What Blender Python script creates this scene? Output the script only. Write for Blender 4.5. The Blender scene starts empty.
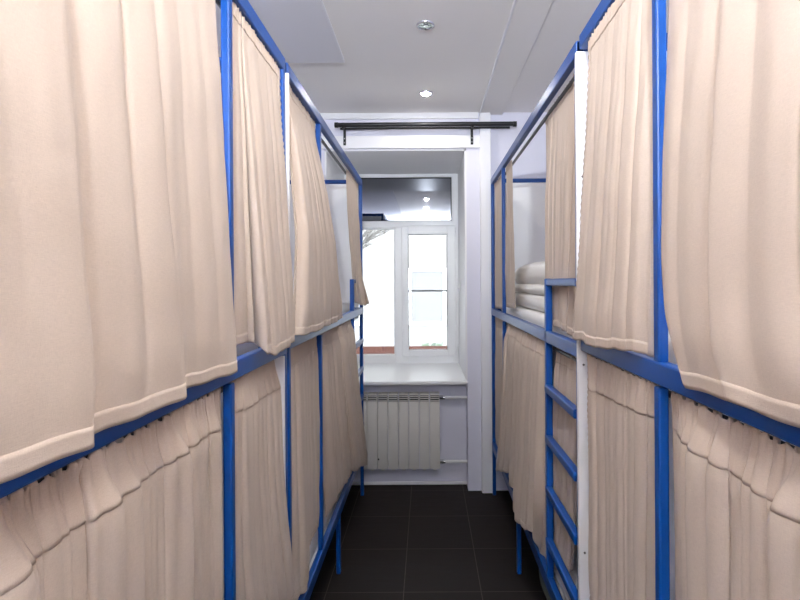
import bpy, bmesh, math, random
from mathutils import Vector, Matrix, noise
C = bpy.context.scene.collection
PI = math.pi

# ------------------------------------------------------------------ measures
F, U0, V0, H = 530.0, 427.0, 282.0, 1.48      # focal (px), vanishing point, eye height


def along(u, X):            # depth of a point of the plane |x| = X seen at column u
    return X * F / abs(u - U0)


def height(v, y):           # height of a point at depth y seen at row v
    return H - (v - V0) * y / F


# ------------------------------------------------------------------ materials
def new_mat(name):
    m = bpy.data.materials.new(name)
    m.use_nodes = True
    nt = m.node_tree
    return m, nt, nt.nodes['Principled BSDF'], nt.nodes.new('ShaderNodeTexCoord')


def plain(name, col, rough=.5, metal=0, noise_amt=.03, noise_scale=6, bump=0, coat=0):
    m, nt, b, tc = new_mat(name)
    n = nt.nodes.new('ShaderNodeTexNoise')
    n.inputs['Scale'].default_value = noise_scale
    n.inputs['Detail'].default_value = 4
    nt.links.new(tc.outputs['Object'], n.inputs['Vector'])
    r = nt.nodes.new('ShaderNodeMapRange')
    r.inputs['To Min'].default_value = 1 - noise_amt
    r.inputs['To Max'].default_value = 1 + noise_amt
    nt.links.new(n.outputs['Fac'], r.inputs['Value'])
    mx = nt.nodes.new('ShaderNodeVectorMath')
    mx.operation = 'SCALE'
    mx.inputs[0].default_value = col
    nt.links.new(r.outputs['Result'], mx.inputs['Scale'])
    nt.links.new(mx.outputs['Vector'], b.inputs['Base Color'])
    b.inputs['Roughness'].default_value = rough
    b.inputs['Metallic'].default_value = metal
    b.inputs['Coat Weight'].default_value = coat
    if bump:
        bp = nt.nodes.new('ShaderNodeBump')
        bp.inputs['Strength'].default_value = bump
        bp.inputs['Distance'].default_value = .002
        nt.links.new(n.outputs['Fac'], bp.inputs['Height'])
        nt.links.new(bp.outputs['Normal'], b.inputs['Normal'])
    return m


def linen(name, col, translucent=.05):
    m, nt, b, tc = new_mat(name)
    hs = []
    for sc in ((130, 130, 1500), (1500, 1500, 160)):
        mp = nt.nodes.new('ShaderNodeMapping')
        mp.inputs['Scale'].default_value = sc
        nt.links.new(tc.outputs['Object'], mp.inputs['Vector'])
        n = nt.nodes.new('ShaderNodeTexNoise')
        n.inputs['Scale'].default_value = 1
        n.inputs['Detail'].default_value = 2
        nt.links.new(mp.outputs['Vector'], n.inputs['Vector'])
        hs.append(n)
    ad = nt.nodes.new('ShaderNodeMath')
    nt.links.new(hs[0].outputs['Fac'], ad.inputs[0])
    nt.links.new(hs[1].outputs['Fac'], ad.inputs[1])
    big = nt.nodes.new('ShaderNodeTexNoise')
    big.inputs['Scale'].default_value = 14
    big.inputs['Detail'].default_value = 3
    nt.links.new(tc.outputs['Object'], big.inputs['Vector'])
    r = nt.nodes.new('ShaderNodeMapRange')
    r.inputs['From Min'].default_value = .6
    r.inputs['From Max'].default_value = 1.4
    r.inputs['To Min'].default_value = .9
    r.inputs['To Max'].default_value = 1.08
    nt.links.new(ad.outputs[0], r.inputs['Value'])
    mx = nt.nodes.new('ShaderNodeVectorMath')
    mx.operation = 'SCALE'
    mx.inputs[0].default_value = col
    nt.links.new(r.outputs['Result'], mx.inputs['Scale'])
    nt.links.new(mx.outputs['Vector'], b.inputs['Base Color'])
    b.inputs['Roughness'].default_value = .9
    b.inputs['Specular IOR Level'].default_value = .15
    b.inputs['Sheen Weight'].default_value = .15
    a2 = nt.nodes.new('ShaderNodeMath')
    a2.operation = 'MULTIPLY_ADD'
    a2.inputs[1].default_value = 2.2
    nt.links.new(big.outputs['Fac'], a2.inputs[0])
    nt.links.new(ad.outputs[0], a2.inputs[2])
    bp = nt.nodes.new('ShaderNodeBump')
    bp.inputs['Strength'].default_value = .2
    bp.inputs['Distance'].default_value = .002
    nt.links.new(a2.outputs[0], bp.inputs['Height'])
    nt.links.new(bp.outputs['Normal'], b.inputs['Normal'])
    tr = nt.nodes.new('ShaderNodeBsdfTranslucent')
    nt.links.new(mx.outputs['Vector'], tr.inputs['Color'])
    ms = nt.nodes.new('ShaderNodeMixShader')
    ms.inputs[0].default_value = translucent
    nt.links.new(b.outputs[0], ms.inputs[1])
    nt.links.new(tr.outputs[0], ms.inputs[2])
    nt.links.new(ms.outputs[0], nt.nodes['Material Output'].inputs['Surface'])
    return m


def tiles():
    m, nt, b, tc = new_mat('dark_floor_tile')
    mp = nt.nodes.new('ShaderNodeMapping')
    mp.inputs['Location'].default_value = (.12, -.07, 0)
    nt.links.new(tc.outputs['Object'], mp.inputs['Vector'])
    br = nt.nodes.new('ShaderNodeTexBrick')
    br.offset = 0
    br.squash = 1
    br.inputs['Scale'].default_value = 1
    br.inputs['Brick Width'].default_value = .37
    br.inputs['Row Height'].default_value = .41
    br.inputs['Mortar Size'].default_value = .0022
    br.inputs['Mortar Smooth'].default_value = .2
    br.inputs['Color1'].default_value = (.012, .009, .0085, 1)
    br.inputs['Color2'].default_value = (.015, .0115, .0105, 1)
    br.inputs['Mortar'].default_value = (.06, .05, .045, 1)
    nt.links.new(mp.outputs['Vector'], br.inputs['Vector'])
    mp2 = nt.nodes.new('ShaderNodeMapping')
    mp2.inputs['Scale'].default_value = (3, 14, 1)
    nt.links.new(tc.outputs['Object'], mp2.inputs['Vector'])
    n = nt.nodes.new('ShaderNodeTexNoise')
    n.inputs['Scale'].default_value = 2
    n.inputs['Detail'].default_value = 8
    n.inputs['Distortion'].default_value = 1
    nt.links.new(mp2.outputs['Vector'], n.inputs['Vector'])
    r = nt.nodes.new('ShaderNodeMapRange')
    r.inputs['To Min'].default_value = .4
    r.inputs['To Max'].default_value = 1.6
    nt.links.new(n.outputs['Fac'], r.inputs['Value'])
    mx = nt.nodes.new('ShaderNodeVectorMath')
    mx.operation = 'SCALE'
    nt.links.new(br.outputs['Color'], mx.inputs[0])
    nt.links.new(r.outputs['Result'], mx.inputs['Scale'])
    nt.links.new(mx.outputs['Vector'], b.inputs['Base Color'])
    r2 = nt.nodes.new('ShaderNodeMapRange')
    r2.inputs['To Min'].default_value = .5
    r2.inputs['To Max'].default_value = .75
    nt.links.new(n.outputs['Fac'], r2.inputs['Value'])
    nt.links.new(r2.outputs['Result'], b.inputs['Roughness'])
    b.inputs['Specular IOR Level'].default_value = .14
    bp = nt.nodes.new('ShaderNodeBump')
    bp.inputs['Strength'].default_value = .25
    bp.inputs['Distance'].default_value = .002
    nt.links.new(n.outputs['Fac'], bp.inputs['Height'])
    nt.links.new(bp.outputs['Normal'], b.inputs['Normal'])
    return m


def glass_mat():
    m = bpy.data.materials.new('window_glass')
    m.use_nodes = True
    nt = m.node_tree
    nt.nodes.remove(nt.nodes['Principled BSDF'])
    t = nt.nodes.new('ShaderNodeBsdfTransparent')
    t.inputs['Color'].default_value = (.95, .97, .97, 1)
    g = nt.nodes.new('ShaderNodeBsdfGlossy')
    g.inputs['Roughness'].default_value = .02
    fr = nt.nodes.new('ShaderNodeFresnel')
    fr.inputs['IOR'].default_value = 1.45
    ms = nt.nodes.new('ShaderNodeMixShader')
    nt.links.new(fr.outputs[0], ms.inputs[0])
    nt.links.new(t.outputs[0], ms.inputs[1])
    nt.links.new(g.outputs[0], ms.inputs[2])
    nt.links.new(ms.outputs[0], nt.nodes['Material Output'].inputs['Surface'])
    return m


def emit_mat(name, col, s):
    m, nt, b, tc = new_mat(name)
    b.inputs['Emission Color'].default_value = (*col, 1)
    b.inputs['Emission Strength'].default_value = s
    return m


M_LINEN = linen('beige_linen', (.565, .460, .380))
M_LINEN2 = linen('beige_linen_doubled_shaded', (.535, .43, .352), .02)  # doubled header cloth, darkened for its two layers and painted-in rail shade
M_BLUE = plain('blue_gloss_paint', (.001, .056, .27), .33, 0, .10, 25, .05)
M_BLUE.node_tree.nodes['Principled BSDF'].inputs['Specular IOR Level'].default_value = .4
M_WALL = plain('lavender_white_paint', (.76, .76, .86), .7, 0, .02, 3)
M_CEIL = plain('white_ceiling_paint', (.93, .905, .875), .8, 0, .01, 2)
M_CEIL2 = plain('pale_blue_ceiling_paint', (.82, .82, .86), .8, 0, .01, 2)
M_TRIM = plain('white_gloss_trim', (.88, .88, .90), .4, 0, .01, 3)
M_PVC = plain('white_pvc', (.90, .91, .92), .3, 0, .01, 4)
M_BOARD = plain('white_laminate', (.90, .90, .91), .4, 0, .02, 5)
M_BLACK = plain('black_metal', (.012, .012, .014), .35, .2, .1, 30)
M_MATT = plain('white_cotton', (.90, .89, .87), .9, 0, .04, 60, .4)
M_BED = plain('white_terry_cotton', (.93, .915, .88), .95, 0, .05, 90, .6)
M_RAD = plain('cream_enamel', (.72, .70, .66), .4, 0, .02, 8)
M_DARK = plain('dark_gap', (.03, .03, .03), .8)
M_STEEL = plain('chrome', (.75, .75, .77), .18, 1, .02, 20)
M_SMOKE = plain('dark_mirror_glass', (.21, .22, .245), .03, 1, .01, 2)
M_BULB = plain('unlit_reflector', (.35, .36, .38), .15, 1, .2, 120)
M_RUST = plain('red_brown_roof_metal', (.05, .019, .014), .9, 0, .2, 5)
M_RUST.node_tree.nodes['Principled BSDF'].inputs['Specular IOR Level'].default_value = .05
M_FACADE = plain('grey_plaster', (.19, .187, .184), .9, 0, .06, .6)
M_GREYWIN = plain('grey_window', (.15, .15, .15), .9)
M_GREYWIN.node_tree.nodes['Principled BSDF'].inputs['Specular IOR Level'].default_value = .1
M_BARK = plain('dark_bark', (.09, .085, .08), .9, 0, .2, 12)
M_SNOW = plain('pale_ground', (.80, .80, .80), .9, 0, .1, 1)
M_LEAF = plain('green_leaf', (.11, .145, .105), .8, 0, .3, 8)
M_BAG = plain('grey_green_fabric', (.16, .18, .15), .9, 0, .15, 20, .4)
M_GLASS = glass_mat()
M_LAMP = emit_mat('lit_lamp', (1, .95, .88), 120)
M_FLOOR = tiles()


# ------------------------------------------------------------------ helpers
def link(name, bm, mat, parent=None, smooth=False, kind=None):
    me = bpy.data.meshes.new(name)
    bmesh.ops.recalc_face_normals(bm, faces=bm.faces)
    bm.to_mesh(me)
    bm.free()
    me.materials.append(mat)
    if smooth:
        for p in me.polygons:
            p.use_smooth = True
    o = bpy.data.objects.new(name, me)
    C.objects.link(o)
    if parent is not None:
        o.parent = parent
        o.matrix_parent_inverse = parent_matrix(parent).inverted()
    if kind:
        o['kind'] = kind
    return o


def parent_matrix(o):
    m = o.matrix_basis.copy()
    if o.parent is not None:
        m = parent_matrix(o.parent) @ o.matrix_parent_inverse @ m
    return m


def thing(name, label, cat, loc=(0, 0, 0), group=None):
    o = bpy.data.objects.new(name, None)
    o.empty_display_size = .1
    o.location = loc
    C.objects.link(o)
    tag(o, label, cat, group)
    return o


def tag(o, label, cat, group=None):
    o['label'] = label
    o['category'] = cat
    if group:
        o['group'] = group
    return o


def box(bm, x0, x1, y0, y1, z0, z1, bev=0, seg=2):
    x0, x1 = min(x0, x1), max(x0, x1)
    g = bmesh.ops.create_cube(bm, size=1)
    vs = g['verts']
    for v in vs:
        v.co = Vector(((x0 + x1) / 2 + v.co.x * (x1 - x0), (y0 + y1) / 2 + v.co.y * (y1 - y0),
                       (z0 + z1) / 2 + v.co.z * (z1 - z0)))
    if bev:
        es = list({e for v in vs for e in v.link_edges})
        bmesh.ops.bevel(bm, geom=es, offset=bev, segments=seg, affect='EDGES', profile=.5)
    return bm


def nb():
    return bmesh.new()


def boxo(name, dims, mat, parent=None, bev=0, kind=None, smooth=False):
    return link(name, box(nb(), *dims, bev=bev), mat, parent, smooth, kind)


def tube(bm, a, b, r, n=14, r2=None):
    a, b = Vector(a), Vector(b)
    d = b - a
    q = d.to_track_quat('Z', 'Y')
    mat = Matrix.Translation((a + b) / 2) @ q.to_matrix().to_4x4()
    bmesh.ops.create_cone(bm, cap_ends=True, segments=n, radius1=r, radius2=r if r2 is None else r2,
                          depth=d.length, matrix=mat)
    return bm


def autosmooth(o):
    for p in o.data.polygons:
        p.use_smooth = True
    o.data.set_sharp_from_angle(angle=math.radians(40))
    return o


def sphere(bm, c, r, sx=1, sy=1, sz=1, u=16, v=10):
    g = bmesh.ops.create_uvsphere(bm, u_segments=u, v_segments=v, radius=r)
    for w in g['verts']:
        w.co = Vector((c[0] + w.co.x * sx, c[1] + w.co.y * sy, c[2] + w.co.z * sz))
    return bm


# ------------------------------------------------------------------ the room
YW, YN, YG, CZ = 3.753, 3.88, 4.56, 2.677
NL, NR, NT, SILL = -.72, .283, 2.422, .783
XW, YR = 1.36, -2.3
boxo('floor', (-XW, XW, YR, YW + .2, -.08, 0), M_FLOOR, kind='structure')
boxo('ceiling', (-XW - .1, XW + .1, YR - .1, YG + .2, CZ, CZ + .1), M_CEIL, kind='structure')
boxo('wall_left', (-XW - .12, -XW, YR, YG + .15, -.08, CZ), M_WALL, kind='structure')
boxo('wall_right', (XW, XW + .12, YR, YG + .15, -.08, CZ), M_WALL, kind='structure')
boxo('wall_front', (-XW - .12, XW + .12, YR - .12, YR, -.08, CZ), M_WALL, kind='structure')
for d in ((NR, XW, YW, YG + .15, -.08, CZ), (-XW, NL, YW, YG + .15, -.08, CZ),
          (NL, NR, YW, YG + .15, NT, CZ), (NL, NR, YN, YG + .15, -.08, SILL - .03)):
    boxo('wall_back', d, M_WALL, kind='structure')
bm = nb()                                   # smooth white plaster of the window reveal
box(bm, NR - .012, NR, YW + .002, YG, SILL, NT)
box(bm, NL, NL + .012, YW + .002, YG, SILL, NT)
box(bm, NL, NR, YW + .002, YG, NT - .012, NT)
link('trim_1', bm, M_TRIM, kind='structure')
boxo('trim_2', (NL - .08, .377, YW - .022, YW, NT + .002, 2.512), M_TRIM, bev=.004, kind='structure')   # head of the window surround
boxo('trim_3', (.377, .452, YW - .05, YW, 0, CZ), M_TRIM, bev=.004, kind='structure')           # boxed-in strip beside the window
boxo('trim_4', (-XW, .37, YW - .016, YW, 2.632, CZ), M_TRIM, bev=.006, kind='structure')             # cornice
boxo('trim_5', (-XW, -.435, YR, 2.86, CZ - .012, CZ), M_CEIL2, bev=.004, kind='structure')           # lowered ceiling sheet on the left
boxo('trim_6', (.385, .54, YR, YW, CZ - .016, CZ), M_CEIL, bev=.004, kind='structure')               # boxed strip along the ceiling
boxo('trim_7', (.376, .385, YR, YW - .05, CZ - .019, CZ), M_TRIM, bev=.002, kind='structure')        # its edge bead
boxo('baseboard_back', (NL, NR, YN - .012, YN, 0, .022), M_TRIM, bev=.003, kind='structure')

# ------------------------------------------------------------------ the window
win = bpy.data.objects.new('window_1', None)
win.location = ((NL + NR) / 2, YG, SILL)
C.objects.link(win)
win['kind'] = 'structure'
WL, WR, WB, WT = -.71, .273, .781, 2.412


def frame_ring(x0, x1, z0, z1, wl, wr, wb, wt, y0, y1, bev=.006):
    b = nb()
    box(b, x0, x0 + wl, y0, y1, z0, z1, bev)
    box(b, x1 - wr, x1, y0, y1, z0, z1, bev)
    box(b, x0 + wl - .004, x1 - wr + .004, y0 + .001, y1 - .001, z0, z0 + wb, bev)
    box(b, x0 + wl - .004, x1 - wr + .004, y0 + .001, y1 - .001, z1 - wt, z1, bev)
    return b


fb = frame_ring(WL, WR, WB, WT, .055, .057, .069, .03, YG, YG + .07)
box(fb, WL + .03, WR - .04, YG + .001, YG + .069, 1.945, 2.008, .006)      # transom bar
box(fb, -.275, -.2, YG - .003, YG + .069, WB + .006, 1.955, .006)         # mullion
link('window_frame', fb, M_PVC, win)
boxo('transom_pane', (WL + .05, WR - .051, YG + .028, YG + .04, 2.003, 2.388), M_SMOKE, win)
tr = frame_ring(WL + .053, WR - .055, 2.006, 2.384, .007, .007, .007, .007, YG + .012, YG + .03, .002)
link('transom_gasket', tr, M_DARK, win)
boxo('fixed_pane', (WL + .05, -.27, YG + .032, YG + .038, WB + .064, 1.95), M_GLASS, win)
lp = frame_ring(WL + .053, -.273, WB + .067, 1.947, .012, .012, .012, .012, YG + .015, YG + .032, .003)
link('glazing_bead', lp, M_PVC, win)
sash = link('sash', frame_ring(-.217, .246, .842, 1.964, .058, .074, .055, .075, YG - .016, YG + .05, .007), M_PVC, win)
boxo('pane', (-.165, .178, YG + .02, YG + .026, .892, 1.894), M_GLASS, sash)
gk = frame_ring(-.161, .174, .895, 1.891, .005, .005, .005, .005, YG - .004, YG + .012, .001)
link('gasket', gk, M_DARK, sash)
for z in (1.905, .885):
    hb = nb()
    tube(hb, (.256, YG - .014, z - .04), (.256, YG - .014, z + .04), .008)
    autosmooth(link('hinge', hb, M_PVC, sash))
hb = nb()
box(hb, -.203, -.178, YG - .026, YG - .015, 1.36, 1.43, .004)
box(hb, -.198, -.183, YG - .05, YG - .024, 1.39, 1.405, .003)
box(hb, -.199, -.182, YG - .056, YG - .044, 1.29, 1.407, .004)
link('handle', hb, M_PVC, sash)
# insect screen outside the opening sash, with its middle bar
sb = frame_ring(-.2, .235, .85, 1.955, .02, .02, .02, .02, YG + .085, YG + .1, .002)
box(sb, -.19, .22, YG + .087, YG + .098, 1.395, 1.41)
link('screen_frame', sb, M_GREYWIN, win)
boxo('window_sill', (NL + .002, NR - .002, YW - .03, YG + .005, SILL - .028, SILL), M_PVC, win, bev=.008)
hk = nb()
box(hk, NR - .022, NR - .012, 4.22, 4.26, 1.40, 1.49, .004)
box(hk, NR - .03, NR - .02, 4.232, 4.248, 1.43, 1.46, .003)
link('reveal_latch', hk, M_PVC, win)

# ------------------------------------------------------------------ radiator
rad = thing('radiator', 'cream sectional radiator under the window sill', 'radiator', (-.25, 3.81, .14))
RY0, RY1, RZ0, RZ1 = 3.765, 3.855, .139, .685
P = .074
for k in range(9):
    xr = .086 - k * P
    xl = xr - P
    b = nb()
    box(b, xl + .0012, xr - .0012, RY0, RY0 + .012, RZ0 + .012, RZ1 - .055, .003)       # front plate
    box(b, xl + .025, xr - .025, RY0 + .008, RY1 - .01, RZ0, RZ1 - .01, .003)           # water column
    box(b, xl + .006, xr - .006, RY1 - .02, RY1 - .01, RZ0 + .02, RZ1 - .03, .003)      # rear fin
    box(b, xl + .0025, xr - .0025, RY0 + .004, RY1 - .008, RZ1 - .012, RZ1, .004)       # top cap
    for z in (RZ1 - .052, RZ1 - .036, RZ1 - .022):
        box(b, xl + .004, xr - .004, RY0 + .002, RY0 + .03, z, z + .006, .001)          # louvres
    box(b, xl + .002, xr - .002, RY0 + .02, RY1 - .02, RZ0 + .02, RZ0 + .06, .01)       # bottom hub
    box(b, xl + .002, xr - .002, RY0 + .025, RY1 - .02, RZ1 - .065, RZ1 - .02, .01)     # top hub
    sec = autosmooth(link('radiator_section', b, M_RAD, rad))
    boxo('slot_shade', (xl + .007, xr - .007, RY0 + .0075, RY0 + .012, RZ1 - .056, RZ1 - .011), M_DARK, sec)  # dark strip behind the louvres, painting in the shade of the slots
b = nb()
sphere(b, (-.352, RY0 - .001, .222), .006)
link('drain_plug', b, M_DARK, rad, True)
for z, nm in ((.648, 'flow'), (.188, 'return')):
    b = nb()
    tube(b, (.084, 3.81, z), (.112, 3.81, z), .017, 6)
    tube(b, (.112, 3.81, z), (.125, 3.81, z), .012, 14)
    v = autosmooth(link('valve', b, M_STEEL, rad))
    b = nb()
    tube(b, (.12, 3.81, z), (NR - .001, 3.81, z), .0115)
    autosmooth(link('pipe', b, M_TRIM, rad))
for x in (-.0, -.45):
    boxo('wall_bracket', (x - .01, x + .01, RY1 - .015, YN, .6, .62), M_RAD, rad)

# ------------------------------------------------------------------ curtain pole over the window
pole = thing('curtain_pole', 'black double curtain pole over the window, bare of curtains', 'curtain pole', (0, YW, 2.44))
RY, RZ = 3.655, 2.566
b = nb(); tube(b, (-.612, RY, RZ), (.605, RY, RZ + .002), .0155)
autosmooth(link('front_rod', b, M_BLACK, pole))
b = nb(); tube(b, (-.60, RY + .05, RZ - .011), (.585, RY + .05, RZ - .009), .008)
autosmooth(link('rear_rod', b, M_BLACK, pole))
for x in (-.618, .612):
    b = nb(); tube(b, (x - .012, RY, RZ), (x + .012, RY, RZ), .0185)
    autosmooth(link('finial', b, M_BLACK, pole))
for x in (-.573, .322):
    b = nb()
    yb = YW - .022
    box(b, x - .009, x + .009, yb - .005, yb, 2.445, RZ + .015, .001)
    box(b, x - .006, x + .006, RY - .004, yb - .002, RZ - .022, RZ - .012, .001)
    tube(b, (x - .007, RY, RZ), (x + .007, RY, RZ), .0165)
    br = link('bracket', b, M_BLACK, pole)
    for z in (2.462, 2.49):
        b = nb(); tube(b, (x, yb - .009, z), (x, yb - .004, z), .004)
        link('screw', b, M_STEEL, br)

# ------------------------------------------------------------------ ceiling spotlights
def spot(y, lit, label, energy=0):
    t = thing('ceiling_spotlight', label, 'ceiling light', (0, y, CZ), 'recessed ceiling spotlights in a row')
    b = nb()                                   # chrome ring: lathe
    prof = [(.030, .001), (.031, -.005), (.036, -.008), (.042, -.005), (.043, 0)]
    rings = []
    for r, z in prof:
        rings.append([b.verts.new((r * math.cos(a) + 0, y + r * math.sin(a), CZ + z))
                      for a in [2 * PI * i / 32 for i in range(32)]])
    for p, q in zip(rings, rings[1:]):
        for i in range(32):
            b.faces.new((p[i], p[(i + 1) % 32], q[(i + 1) % 32], q[i]))
    link('trim_ring', b, M_STEEL, t, True)
    b = nb()
    if lit:
        sphere(b, (0, y, CZ - .002), .03, 1, 1, .42, 24, 12)
    else:
        tube(b, (0, y, CZ - .0035), (0, y, CZ + .001), .03, 24)
    link('lamp', b, M_LAMP if lit else M_BULB, t, lit)
    if not lit:
        b = nb(); tube(b, (.002, y, CZ - .007), (.002, y, CZ - .003), .012, 16)
        link('bulb_cap', b, M_STEEL, t)
    if lit:
        l = bpy.data.lights.new('spotlight_beam', 'AREA')
        l.shape = 'DISK'; l.size = .06; l.energy = energy; l.color = (1, .95, .89)
        lo = bpy.data.objects.new('spotlight_beam', l)
        lo.location = (0, y, CZ - .018)
        C.objects.link(lo)
        lo.parent = t
        lo.matrix_parent_inverse = parent_matrix(t).inverted()


E = 3.5
spot(3.357, True, 'lit recessed ceiling spotlight nearest the window', E * .6)
spot(2.468, False, 'unlit recessed ceiling spotlight with chrome ring at the top of the photo', 0)
spot(1.58, True, 'lit recessed ceiling spotlight just above the photo, mirrored in the dark window pane', E)
spot(.69, True, 'lit recessed ceiling spotlight overhead, glowing only in the dark window pane', E)
fl = bpy.data.lights.new('bounce_flash_fill', 'AREA')          # unseen light added to brighten the ceiling, standing in for a bounced flash
fl.shape = 'DISK'; fl.size = .12; fl.energy = 150; fl.color = (.89, .945, 1)
fo = bpy.data.objects.new('bounce_flash_fill', fl)
fo.location = (0, -1.0, 2.12)
fo.rotation_euler = (PI - .35, 0, 0)
C.objects.link(fo)

# ------------------------------------------------------------------ bunk beds
T = .023          # tube of the posts
XI = .447         # aisle face of the posts
XB = 1.315        # wall face of the beds
ZT, ZL0, ZL1 = 2.195, .322, .38
XT = .475         # plane of the curtain rods


def bunk_bed(sg, y0, y1, zm, zl, label, uprights=(), legs=(), skip=(), boards=(), rods=()):
    t = thing('bunk_bed', label, 'bunk bed', (sg * (XI + XB) / 2, (y0 + y1) / 2, 0), 'blue metal bunk beds')
    X = lambda a: sg * a

    def bar(name, xa, xb, ya, yb, za, zb, par=t):
        return boxo(name, (X(xa), X(xb), ya, yb, za, zb), M_BLUE, par, bev=.004)
    for nm, xa, ya in (('aisle_near', XI, y0), ('aisle_far', XI, y1 - T), ('wall_near', XB - T, y0), ('wall_far', XB - T, y1 - T)):
        if nm in skip:
            continue
        bar('post', xa, xa + T, ya, ya + T, 0, ZT - .001)
    for xa in (XI, XB - T):
        bar('top_rail', xa - .0005, xa + T + .0005, y0, y1, ZT - .042, ZT)
        bar('middle_rail', xa - .001, xa + T + .001, y0, y1, zm - .045, zm)
        bar('lower_rail', xa - .001, xa + T + .001, y0, y1, zl - .052, zl)
    for ya in (y0, y1 - T):
        bar('end_rail', XI + T - .002, XB - T + .002, ya + .001, ya + T - .001, ZT - .03, ZT - .002)
        bar('end_rail', XI + T - .002, XB - T + .002, ya + .001, ya + T - .001, zm - .05, zm - .002)
        bar('end_rail', XI + T - .002, XB - T + .002, ya + .001, ya + T - .001, zl - .052 + .002, zl - .002)
    for y in uprights:
        bar('upright', XI + .001, XI + T - .001, y - .012, y + .012, zl - .002, zm - .05)
        bar('upright', XI + .001, XI + T - .001, y - .012, y + .012, zm - .002, ZT - .04)
    for y in legs:
        bar('leg', XI + .001, XI + T - .001, y - .014, y + .014, 0, zl - .052 + .002)
        bar('leg', XB - T + .001, XB - .001, y - .014, y + .014, 0, zl - .052 + .002)
    for z, nm in ((zm - .04, 'bunk_base'), (zl - .05, 'bunk_base')):
        boxo(nm, (X(XI + T), X(XB - T), y0 + T, y1 - T, z, z + .014), M_BOARD, t)
    for z in rods:
        b = nb()
        tube(b, (X(XT + .006), y0 + T - .004, z), (X(XT + .006), y1 - T + .004, z), .007)
        autosmooth(link('curtain_rod', b, M_BLACK, t))
    for (ya, yb, za, zb, xa) in boards:
        p = boxo('side_board', (X(xa), X(XB - .03), ya, yb, za, zb), M_BOARD, t, bev=.0015)
        n = 3 if zb - za > 1.2 else 2
        for k in range(n):
            z = za + (zb - za) * (.2 + .6 * k / (n - 1)) if n > 2 else za + (zb - za) * (.18 + .7 * k)
            b = nb(); tube(b, (X(xa + .016), ya - .0015, z), (X(xa + .016), ya + .002, z), .0032, 10)
            link('screw', b, M_GREYWIN, p)
    return t, bar


def end_panel(t, sg, y, zm):
    boxo('end_panel', (sg * (XI + T + .004), sg * (XB - T - .004), y, y + .008, zm + .0, ZT - .03), M_BOARD, t)


zfl, znl, zf, zn = 1.308, 1.300, 1.294, 1.322
bedA, barA = bunk_bed(-1, 1.715, 3.695, zfl, .347, 'far left blue bunk bed beside the window with a ladder at its window end',
                      uprights=(2.255,), legs=(2.70,), rods=(ZT - .06, zfl - .068))
end_panel(bedA, -1, 3.68, zfl)
bedB, barB = bunk_bed(-1, -.33, 1.69, znl, .347, 'near left blue bunk bed, cut off by the left edge of the photo',
                      uprights=(1.222,), legs=(.7,), rods=(ZT - .06, znl - .068),
                      boards=((1.636, 1.652, ZL1 - .03, znl - .047, XI - .003),
                              (1.692, 1.704, znl + .002, ZT - .044, XI - .008)))
bedC, barC = bunk_bed(1, 1.575, 3.69, zf, .366, 'far right blue bunk bed beside the window with a ladder at its near end',
                      uprights=(3.157,), legs=(2.69,), rods=(ZT - .06, zf - .068),
                      boards=((1.545, 1.561, ZL0, ZT - .045, XI - .008),))
end_panel(bedC, 1, 3.675, zf)
bedD, barD = bunk_bed(1, -.5, 1.543, zn, .366, 'near right blue bunk bed, cut off by the right edge of the photo',
                      uprights=(1.04,), legs=(.55,), skip=('aisle_far',), rods=(ZT - .06, zn - .068))

# ladders: parts of the two far beds
def ladder(t, sg, ys, ya, yb, ztop, zl, zs):
    l = boxo('ladder', (sg * (XI - .001), sg * (XI + T + .001), ys - .014, ys + .014, zl - .001, ztop), M_BLUE, t, bev=.004)
    l.name = 'ladder'
    boxo('top_bar', (sg * (XI + .001), sg * (XI + T - .001), ya, yb, ztop - .026, ztop - .001), M_BLUE, l, bev=.004)
    for z in zs:
        boxo('rung', (sg * (XI - .006), sg * (XI + T - .004), ya, yb, z - .026, z + .004), M_BLUE, l, bev=.005)


ladder(bedA, -1, 3.24, 3.242, 3.676, 1.50, .347, (1.09, .895, .705, .51))
ladder(bedC, 1, 2.006, 1.602, 2.004, 1.49, .366, (1.088, .898, .706, .512))

# ------------------------------------------------------------------ mattresses
def mattress(sg, y0, y1, z0, z1, label):
    b = nb()
    box(b, sg * (.487 if z0 < 1 else .505), sg * (XB - .035), y0, y1, z0, z1, .028, 4)
    o = autosmooth(link('mattress', b, M_MATT))
    o.data.materials[0] = M_MATT
    tag(o, label, 'mattress', 'thin white mattresses')
    return o


for sg, y0, y1, zm, zl, w in ((-1, 1.75, 3.66, zfl, 0.347, 'far left'), (-1, -.29, 1.63, znl, 0.347, 'near left'),
                          (1, 1.61, 3.655, zf, 0.366, 'far right'), (1, -.46, 1.51, zn, 0.366, 'near right')):
    mattress(sg, y0, y1, zm - .026, zm + .035, 'white mattress on the upper bunk of the %s bed' % w)
    mattress(sg, y0, y1, zl - .036, .452, 'white mattress on the lower bunk of the %s bed' % w)

# ------------------------------------------------------------------ curtains
def sst(a, b, t):
    t = max(0, min(1, (t - a) / (b - a)))
    return t * t * (3 - 2 * t)


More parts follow.
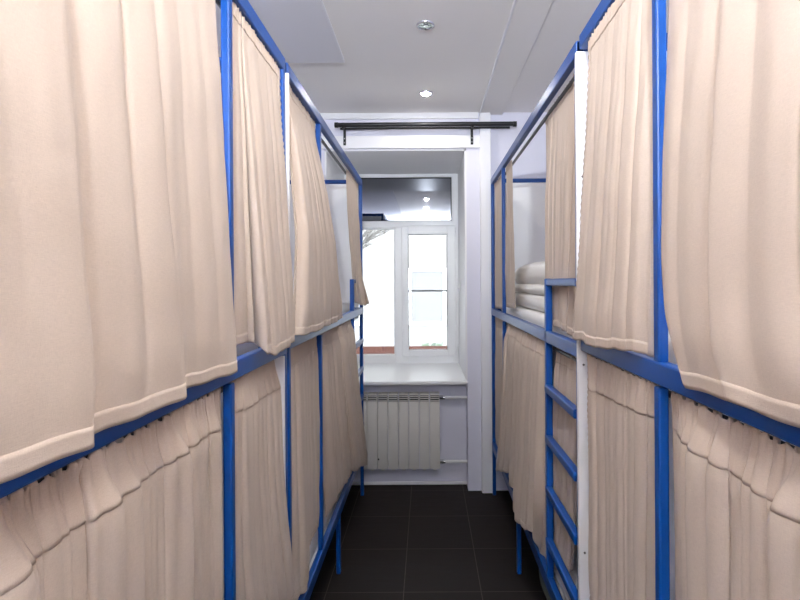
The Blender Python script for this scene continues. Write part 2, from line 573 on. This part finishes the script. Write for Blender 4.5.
def curtain(label, sg, top, ztop, cols, folds=6, amp=.012, seed=1, header=.035, ruffle=.0035, p=1.4, xe=.85,
            hem=True, side=(), sharp=.75, hang=.25, gather=None, ease='lin', xt=XT, fine=.24):
    """cols: (u, v, |x|) of points along the hem, in order of growing depth; top: (y near, y far) on the rod"""
    rnd = random.Random(seed)
    pts = []
    for q in cols:
        if len(q) == 4:                     # given directly: depth, height, |x|
            pts.append((q[1], q[2], q[3]))
            continue
        y = along(q[0], q[2])
        pts.append((y, height(q[1], y), q[2]))
    L = [0]
    for a, c in zip(pts, pts[1:]):
        L.append(L[-1] + max(.004, abs(c[0] - a[0])))
    S = [l / L[-1] for l in L]
    ph = [rnd.uniform(0, 2 * PI) for _ in range(6)]
    dr = [rnd.uniform(-.8, .8) for _ in range(6)]
    n1, n2, n3 = folds, folds * 1.73, folds * .47
    ns = int(max(70, folds * 22))
    svals = sorted(set([i / ns for i in range(ns + 1)] + S))
    nt = 64
    length = ztop - sum(q[1] for q in pts) / len(pts)

    def bottom(s):
        for i in range(len(S) - 1):
            if s <= S[i + 1] + 1e-9:
                k = (s - S[i]) / (S[i + 1] - S[i])
                a, c = pts[i], pts[i + 1]
                ks = k * k * (3 - 2 * k)
                return (a[0] + (c[0] - a[0]) * k, a[1] + (c[1] - a[1]) * k, a[2] + (c[2] - a[2]) * ks)
        return pts[-1]

    def shape(w):
        return 2 * abs(math.cos(w / 2)) ** sharp - 1

    def wave(s, t):
        w = 2 * PI * n1 * s + ph[0] + dr[0] * t + 1.3 * math.sin(2 * PI * s * 1.7 + ph[1])
        a = .68 * shape(w) + fine * shape(2 * PI * n2 * 1.6 * s + ph[2] + dr[1] * t) + .16 * math.cos(2 * PI * n3 * s + ph[3] + dr[2] * t)
        c = math.sin(w)
        m = .5 + 1.0 * (.5 + .5 * math.sin(2 * PI * s * n1 * .23 + ph[5])) * (.6 + .4 * math.sin(2 * PI * s * n1 * .61 + ph[4]))
        return a * m, c * m

    def pos(s, t, off=0):
        yb, zb, xb = bottom(s)
        # gathered tops: pleats bunch up on the rod
        yt = top[0] + (top[1] - top[0]) * s
        pw = p if not isinstance(p, tuple) else p[0] + (p[1] - p[0]) * s
        y = yt + (yb - yt) * (t ** pw)
        z = ztop + (zb - ztop) * t
        e = min(1, t / xe)
        if ease == 'late':
            e = e ** 3
        x0 = xt if not isinstance(xt, tuple) else xt[0] + (xt[1] - xt[0]) * min(1, s * 4)
        x = x0 + (xb - x0) * e
        d = ztop - z                                  # distance below the rod
        a, c = wave(s, t)
        ga = (.25 + .75 * sst(.02, .35, d)) if gather is None else (gather + (1 - gather) * sst(.0, .10, d))
        if t > .9:
            ga *= 1 - hang * sst(.9, 1, t)
        edge = .1 + .9 * sst(0, max(.06, min(.1, .6 / n1)), min(s, 1 - s))
        x -= amp * ga * edge * max(-.1, min(1.1, a * .5 + .42))
        y += amp * ga * .55 * c * min(1, min(s, 1 - s) * 12)
        # ruffles of the rod pocket
        rf = ruffle * math.exp(-(d / .035) ** 2)
        x -= rf * (.5 + .5 * math.sin(2 * PI * s * folds * 4.3 + ph[4] + 2.0 * math.sin(2 * PI * s * 3 + ph[5])))
        z += rf * .8 * math.sin(2 * PI * s * folds * 3.1 + ph[3])
        # wrinkles
        nz = noise.noise(Vector((seed * 7.1 + y * 9, z * 5, 0))) * .5 + noise.noise(Vector((seed * 3.3 + y * 26, z * 11, 4.2))) * .25
        x -= .006 * nz * sst(.02, .2, d)
        # sagging hem
        z += .0012 * math.sin(2 * PI * s * folds * .9 + ph[2]) * sst(.8, 1, t)
        return Vector((sg * (x - off), y, z))

    def sheet(sv, tv, off):
        b = nb()
        g = [[b.verts.new(pos(s, t, off(s, t) if callable(off) else off)) for t in tv] for s in sv]
        for i in range(len(sv) - 1):
            for j in range(len(tv) - 1):
                b.faces.new((g[i][j], g[i + 1][j], g[i + 1][j + 1], g[i][j + 1]))
        return b

    def finish(o, th):
        md = o.modifiers.new('cloth_thickness', 'SOLIDIFY')
        md.thickness = th
        md.offset = 0
        return o
    tv = sorted(set([i / nt for i in range(nt + 1)] + [.01, .02, .03, .04]))
    o = finish(link('curtain', sheet(svals, tv, 0), M_LINEN, None, True), .0012)
    tag(o, label, 'curtain', 'beige bunk curtains')
    th = header / length
    if header:
        tvh = [th * i / 12 for i in range(13)]
        hs = sheet(svals, tvh, lambda s, t:   .0012 + .0008 * math.sin(PI * t / th) * (1 if header > .05 else .5))
        finish(link('header', hs, M_LINEN2, o, True), .0014)
    if hem:
        tvh = [1 - .026 / length * (1 - i / 4) - .0008 * (i == 4) for i in range(5)]
        finish(link('hem', sheet(svals, tvh, lambda s, t: .0008), M_LINEN, o, True), .0008)
    for s0 in side:
        w = .018 / L[-1]
        sv = [w * i / 3 for i in range(4)] if s0 == 0 else [1 - w + w * i / 3 for i in range(4)]
        tvs = [.02 + .96 * i / 150 for i in range(151)]
        finish(link('side_hem', sheet(sv, tvs, lambda s, t: .0018 + .0013 * math.sin(t * 260)), M_LINEN, o, True), .0012)
    return o


zt = ZT - .045
# ---- upper, left side (near to far)
curtain('wide beige curtain on near left upper bunk at the left edge of the photo', -1,
        (-.28, 1.193), zt,
        [('m', -.28, 1.286, .41), ('m', .1, 1.286, .405), (-5, 482, .404), (89, 446, .402), (90.5, 434, .428), (183.5, 397, .412), (185, 387.5, .436),
         (237, 371, .424)],
        folds=13, amp=.013, seed=3, fine=.06, header=.03, p=1, xe=1, sharp=1.2, hang=.75)
curtain('beige upper curtain between two blue posts on the left, hem swooping over the rail', -1,
        (1.24, 1.665), zt,
        [(233, 346, .475), (243, 341, .47), (252, 341, .455), (264, 353, .425), (272, 354, .422), (284, 348, .424), (294, 338, .428)],
        folds=6, amp=.016, seed=5, fine=.1, header=.032, p=1.6, side=(1,), xe=.95, xt=.463)
curtain('beige upper curtain of the far left bunk, split and flaring towards the window', -1,
        (1.75, 2.24), zt,
        [(291, 335, .428), (303, 333, .425), (311, 331, .422), (321, 326, .42), (330, 322, .42), (340, 316, .42)],
        folds=5, amp=.04, seed=8, header=.03, p=(1.5, 2.4), xe=.6, side=(0,))
curtain('narrow bunched beige curtain beside the window on the left, hem flicked into the aisle', -1,
        (3.13, 3.66), zt,
        [(354.5, 302, .47), (359, 304.5, .43), (364, 305, .415), (369, 303, .38)],
        folds=5, amp=.03, seed=11, header=.03, p=1.6, xe=1.0, ease='late')
# ---- upper, right side
curtain('wide beige curtain on near right upper bunk at the right edge of the photo', 1,
        (-.45, 1.024), zt,
        [('m', -.45, 1.29, .425), ('m', .1, 1.29, .42), (960, 508, .42), (815, 436, .418), (760, 416, .420), (729, 403, .412), (727, 402, .424), (686, 389, .43), (677, 366, .445)],
        folds=13, amp=.013, seed=14, fine=.06, header=.03, p=(2.2, 7), xe=.9, sharp=1.2, hang=.75)
curtain('beige upper curtain on the right between the blue post and the white board', 1,
        (1.06, 1.475), zt,
        [(660, 360, .474), (648, 357, .45), (634, 353, .434), (613, 350, .426), (600, 349, .424), (587, 346, .422), (586, 342, .43), (573, 340, .43)],
        folds=6, amp=.013, seed=17, fine=.12, header=.034, p=1.9, side=(1,), xe=.9, xt=(.474, .458))
curtain('beige upper curtain of the far right bunk, hanging behind the ladder bar', 1,
        (1.615, 2.16), zt,
        [(574, 338, .490), (566, 330, .49), (556, 327, .489), (547, 324, .489)],
        folds=6, amp=.021, seed=19, header=.03, p=1.2, xe=1, xt=.490)
curtain('narrow bunched beige curtain beside the pile of white bedding on the right', 1,
        (2.93, 3.135), zt,
        [(515.5, 309, .484), (511, 308, .482), (505, 307, .480)],
        folds=4, amp=.016, seed=23, header=.03, p=1.1, xe=1)
curtain('narrow beige upper curtain between two blue posts at the window end on the right', 1,
        (3.185, 3.655), zt,
        [(502.0, 310, .484), (499, 309, .482), (495.6, 308, .480)],
        folds=5, amp=.014, seed=25, header=.03, p=1.1, xe=1)
# ---- lower, left side
zln, zlf = znl - .050, zfl - .050
curtain('gathered beige lower curtain at the bottom left corner of the photo', -1,
        (-.28, 1.19), zln,
        [('m', -.28, .44, .485), (0, 1010, .485), (100, 830, .485), (180, 690, .485), (219, 640, .487)],
        folds=32, amp=.045, seed=31, header=.085, ruffle=.006, p=1, xe=1, gather=.35, sharp=.7, xt=.470)
curtain('beige lower curtain on the left between a blue post and the white board', -1,
        (1.245, 1.615), zln,
        [(231, 660, .486), (250, 640, .484), (270, 618, .47), (282, 604, .458), (291, 595, .452)],
        folds=6, amp=.036, seed=33, header=.085, p=2.4, xe=1, gather=.4)
curtain('beige lower curtain of the far left bunk with its hem lifted off the white mattress', -1,
        (1.755, 2.24), zlf,
        [(284, 607, .476), (294, 596, .464), (301, 588, .455), (302.5, 548, .474), (306, 542, .478), (312, 530, .48), (319, 514, .48)],
        folds=5, amp=.026, seed=35, header=.06, p=1, xe=1, gather=.5)
curtain('beige lower curtain of the far left bunk nearest the window, hem pulled into the aisle', -1,
        (2.275, 3.21), zlf,
        [(324, 518, .475), (329, 503, .462), (337, 487, .455), (346, 473, .45), (347.5, 470, .436), (356, 466, .434), (362.5, 464, .432)],
        folds=8, amp=.05, seed=38, header=.06, p=1.8, xe=.95, gather=.4)
# ---- lower, right side
zln, zlf = zn - .050, zf - .050
curtain('gathered beige lower curtain at the bottom right corner of the photo', 1,
        (-.45, 1.01), zln,
        [('m', -.45, .44, .485), (900, 1080, .485), (800, 900, .485), (730, 760, .485), (676, 678, .487)],
        folds=32, amp=.045, seed=41, header=.085, ruffle=.006, p=1, xe=1, gather=.35, sharp=.7, xt=.470)
curtain('flat pleated beige lower curtain on the right between the blue post and the white board', 1,
        (1.06, 1.53), zln,
        [(656, 640, .482), (640, 632, .48), (615, 622, .478), (600, 612, .474), (589, 606, .472)],
        folds=7, amp=.022, seed=43, header=.085, p=1, xe=1, gather=.5, side=(1,), xt=.466)
curtain('beige lower curtain of the far right bunk behind the blue ladder rungs', 1,
        (1.655, 1.99), zlf,
        [(572, 572, .492), (563, 570, .491), (556, 570, .491), (550, 568, .49)],
        folds=6, amp=.024, seed=45, header=.06, p=1, xe=1, gather=.5, xt=.492)
curtain('beige lower curtain between ladder and blue upright on the right, hem over rail', 1,
        (2.04, 3.04), zlf,
        [(544, 568, .474), (540, 556, .464), (537.5, 532, .438), (529, 529, .435), (520.5, 518, .436), (519, 492, .452), (513, 473, .452), (498.5, 470, .432)],
        folds=8, amp=.05, seed=47, header=.06, p=3, xe=.95, gather=.4, hang=0)
curtain('narrow beige lower curtain at the window end on the right', 1,
        (3.18, 3.655), zlf,
        [(501.5, 452, .480), (497, 449, .479), (493.8, 446, .478)],
        folds=6, amp=.014, seed=49, header=.06, p=1, xe=1, gather=.5)


# ------------------------------------------------------------------ bedding
def soft(name, label, cat, cx, cy, z0, sx, sy, sz, seed, mat=M_BED, sag=.25, group=None, layers=1, par=None):
    """a folded or stuffed textile: rounded slab with sagging edges, wrinkles and fold lines"""
    b = nb()
    box(b, -1, 1, -1, 1, 0, 1)
    bmesh.ops.subdivide_edges(b, edges=b.edges[:], cuts=15, use_grid_fill=True)
    for v in b.verts:
        x, y, z = v.co.x, v.co.y, v.co.z
        e = max(abs(x), abs(y))
        r = (abs(x) ** 6 + abs(y) ** 6) ** (1 / 6)
        k = 1 / max(1, r) if r > 1 else 1
        bulge = math.sqrt(max(0, 1 - (2 * z - 1) ** 2))
        edge = 1 - .16 * (1 - bulge)
        gz = z
        top = 1 - sag * e ** 3
        if layers > 1:
            bul = abs(math.sin(PI * z * layers)) ** .5
            edge = 1 - .07 * (1 - bul)
        nn = noise.noise(Vector((x * 1.6 + seed * 5, y * 1.6, z * 1.4))) * .5 + noise.noise(Vector((x * 4 + seed, y * 4, z * 3))) * .2
        nx, ny = x * k * edge, y * k * edge
        v.co = Vector((cx + nx * sx * (1 + .05 * nn), cy + ny * sy * (1 + .05 * nn),
                       z0 + max(0, gz * top * sz * (1 + .28 * nn * z))))
    o = link(name, b, mat, par, True)
    if par is None:
        tag(o, label, cat, group)
    return o


zb = zf + .036
g = 'folded bedding on the far right upper bunk'
soft('folded_blanket', 'thick folded white blanket, bottom of the bedding pile on the right upper bunk', 'blanket', .785, 2.90, zb, .255, .62, .088, 2, sag=.06, group=g, layers=1)
soft('folded_sheet', 'thin folded white sheet, middle of the bedding pile on the right upper bunk', 'bed sheet', .785, 2.90, zb + .080, .25, .60, .058, 5, sag=.06, group=g)
soft('duvet', 'crumpled white duvet on top of the bedding pile on the right upper bunk', 'duvet', .79, 2.88, zb + .128, .25, .60, .135, 9, sag=.16, group=g)
g = 'bedding on the far left upper bunk'
soft('folded_blanket', 'white folded blanket on the far left upper bunk, seen past the flared curtain', 'blanket', -.78, 2.95, zb, .22, .36, .085, 12, sag=.2, group=g)
soft('pillow', 'pale grey pillow behind the folded blanket on the far left upper bunk', 'pillow', -.83, 3.47, zb, .24, .15, .15, 15, sag=.45, mat=M_MATT, group=g)
# lower left: rumpled sheet corner showing under the raised hem
# bag below the far right bed
bag = thing('storage_bag', 'grey green bag pushed under the far right bunk bed', 'bag', (.66, 2.45, 0))
soft('bag_body', '', '', .68, 2.42, 0, .15, .22, .24, 21, mat=M_BAG, sag=.35, par=bag)
b = nb()
pr = None
for i in range(13):
    a = PI * i / 12
    q = Vector((.54, 2.42 - .08 * math.cos(a), .15 + .06 * math.sin(a)))
    if pr is not None:
        tube(b, pr, q, .007, 8)
    pr = q
link('bag_handle', b, M_DARK, bag, True)

# ------------------------------------------------------------------ outside
boxo('ground', (-14, 14, YG + .2, 22, -3.2, -3.0), M_SNOW, kind='structure')
an = thing('annex_roof', 'red brown metal roof edge just outside the window', 'roof', (-.2, 5.3, -3))
boxo('roof_sheet', (-3, 3, 4.8, 5.72, .74, .79), M_RUST, an, bev=.01)
boxo('annex_wall', (-2.9, 2.9, 4.85, 5.68, -3.0, .74), M_FACADE, an)
bl = thing('building', 'pale building across the yard outside the window', 'building', (0, 14, -3))
boxo('wall', (-9, 9, 14, 16, -3, 9), M_FACADE, bl)
for i in range(7):
    for j in range(4):
        x, z = -6.6 + i * 2.2, -1.6 + j * 2.7
        f = link('window', frame_ring(x - .5, x + .5, z - .75, z + .75, .09, .09, .09, .09, 13.92, 14.0, .01), M_PVC, bl)
        boxo('pane', (x - .42, x + .42, 13.96, 13.99, z - .67, z + .67), M_GREYWIN, f)
tr = thing('bare_tree', 'bare thin-branched tree standing in the yard outside the window', 'tree', (-.9, 9.5, -3))
rt = random.Random(4)
tb, br_ = nb(), nb()
tube(tb, (-1.95, 9.5, -3), (-1.8, 9.5, 1.2), .11, 10, .07)


def grow(p, d, l, r, n, b):
    q = p + d * l
    tube(b, p, q, r, 7, r * .65)
    if n:
        for _ in range(3):
            e = (d + Vector((rt.uniform(-.8, .8), rt.uniform(-.5, .5), rt.uniform(-.25, .6)))).normalized()
            grow(q, e, l * rt.uniform(.6, .85), r * .6, n - 1, b)


for k in range(4):
    grow(Vector((-1.8, 9.5, .6 + .2 * k)), Vector((rt.uniform(-.3, .9), rt.uniform(-.4, .2), 1)).normalized(), .75, .045, 4, br_)
link('trunk', tb, M_BARK, tr, True)
link('branches', br_, M_BARK, tr, True)
sh = nb()
rs = random.Random(9)
for k in range(420):
    a, e_, rr = rs.uniform(0, 2 * PI), rs.uniform(-.2, 1.3), rs.uniform(.6, 1)
    c = Vector((.1 + .55 * rr * math.cos(a) * math.cos(e_), 8.4 + .4 * rr * math.sin(a) * math.cos(e_), -.2 + .75 * rr * math.sin(e_)))
    d1 = Vector((rs.uniform(-1, 1), rs.uniform(-1, 1), rs.uniform(-1, 1))).normalized() * .09
    d2 = Vector((rs.uniform(-1, 1), rs.uniform(-1, 1), rs.uniform(-1, 1))).normalized() * .05
    sh.faces.new([sh.verts.new(c - d1), sh.verts.new(c + d2), sh.verts.new(c + d1), sh.verts.new(c - d2)])
tag_s = thing('shrub', 'green shrub in the yard below the opening sash of the window', 'shrub', (.1, 8.4, -3))
link('foliage', sh, M_LEAF, tag_s)
b = nb()
for k in range(5):
    tube(b, (.1, 8.4, -3), (.1 + .15 * (k - 2), 8.4, .1), .03, 7, .015)
link('stem', b, M_BARK, tag_s)

# ------------------------------------------------------------------ sky, camera, colour
w = bpy.data.worlds.new('overcast_sky')
bpy.context.scene.world = w
w.use_nodes = True
bg = w.node_tree.nodes['Background']
bg.inputs['Color'].default_value = (.93, .96, 1, 1)
bg.inputs['Strength'].default_value = 7.5

pl = bpy.data.lights.new('window_daylight_portal', 'AREA')
pl.shape = 'RECTANGLE'; pl.size = 1.0; pl.size_y = 1.6
pl.cycles.is_portal = True
po = bpy.data.objects.new('window_daylight_portal', pl)
po.location = ((NL + NR) / 2, YG + .12, 1.6)
po.rotation_euler = (-PI / 2, 0, 0)
C.objects.link(po)

cd = bpy.data.cameras.new('camera')
cd.sensor_width = 36
cd.lens = F * 36 / 800
cd.shift_x = -(U0 - 400) / 800
cd.shift_y = (V0 - 300) / 800
cd.clip_start = .02
cam = bpy.data.objects.new('camera', cd)
cam.location = (0, 0, H)
cam.rotation_euler = (PI / 2, 0, 0)
cam.rotation_euler = (Matrix.Rotation(PI / 2, 4, 'X') @ Matrix.Rotation(math.radians(-.35), 4, 'Z')).to_euler()
C.objects.link(cam)
sc = bpy.context.scene
sc.camera = cam
sc.view_settings.view_transform = 'Standard'
sc.view_settings.look = 'None'
sc.view_settings.exposure = 0.43
sc.view_settings.gamma = 1
sc.view_settings.use_curve_mapping = False
sc.cycles.use_denoising = True
sc.cycles.max_bounces = 10
sc.cycles.diffuse_bounces = 6
sc.cycles.transparent_max_bounces = 12
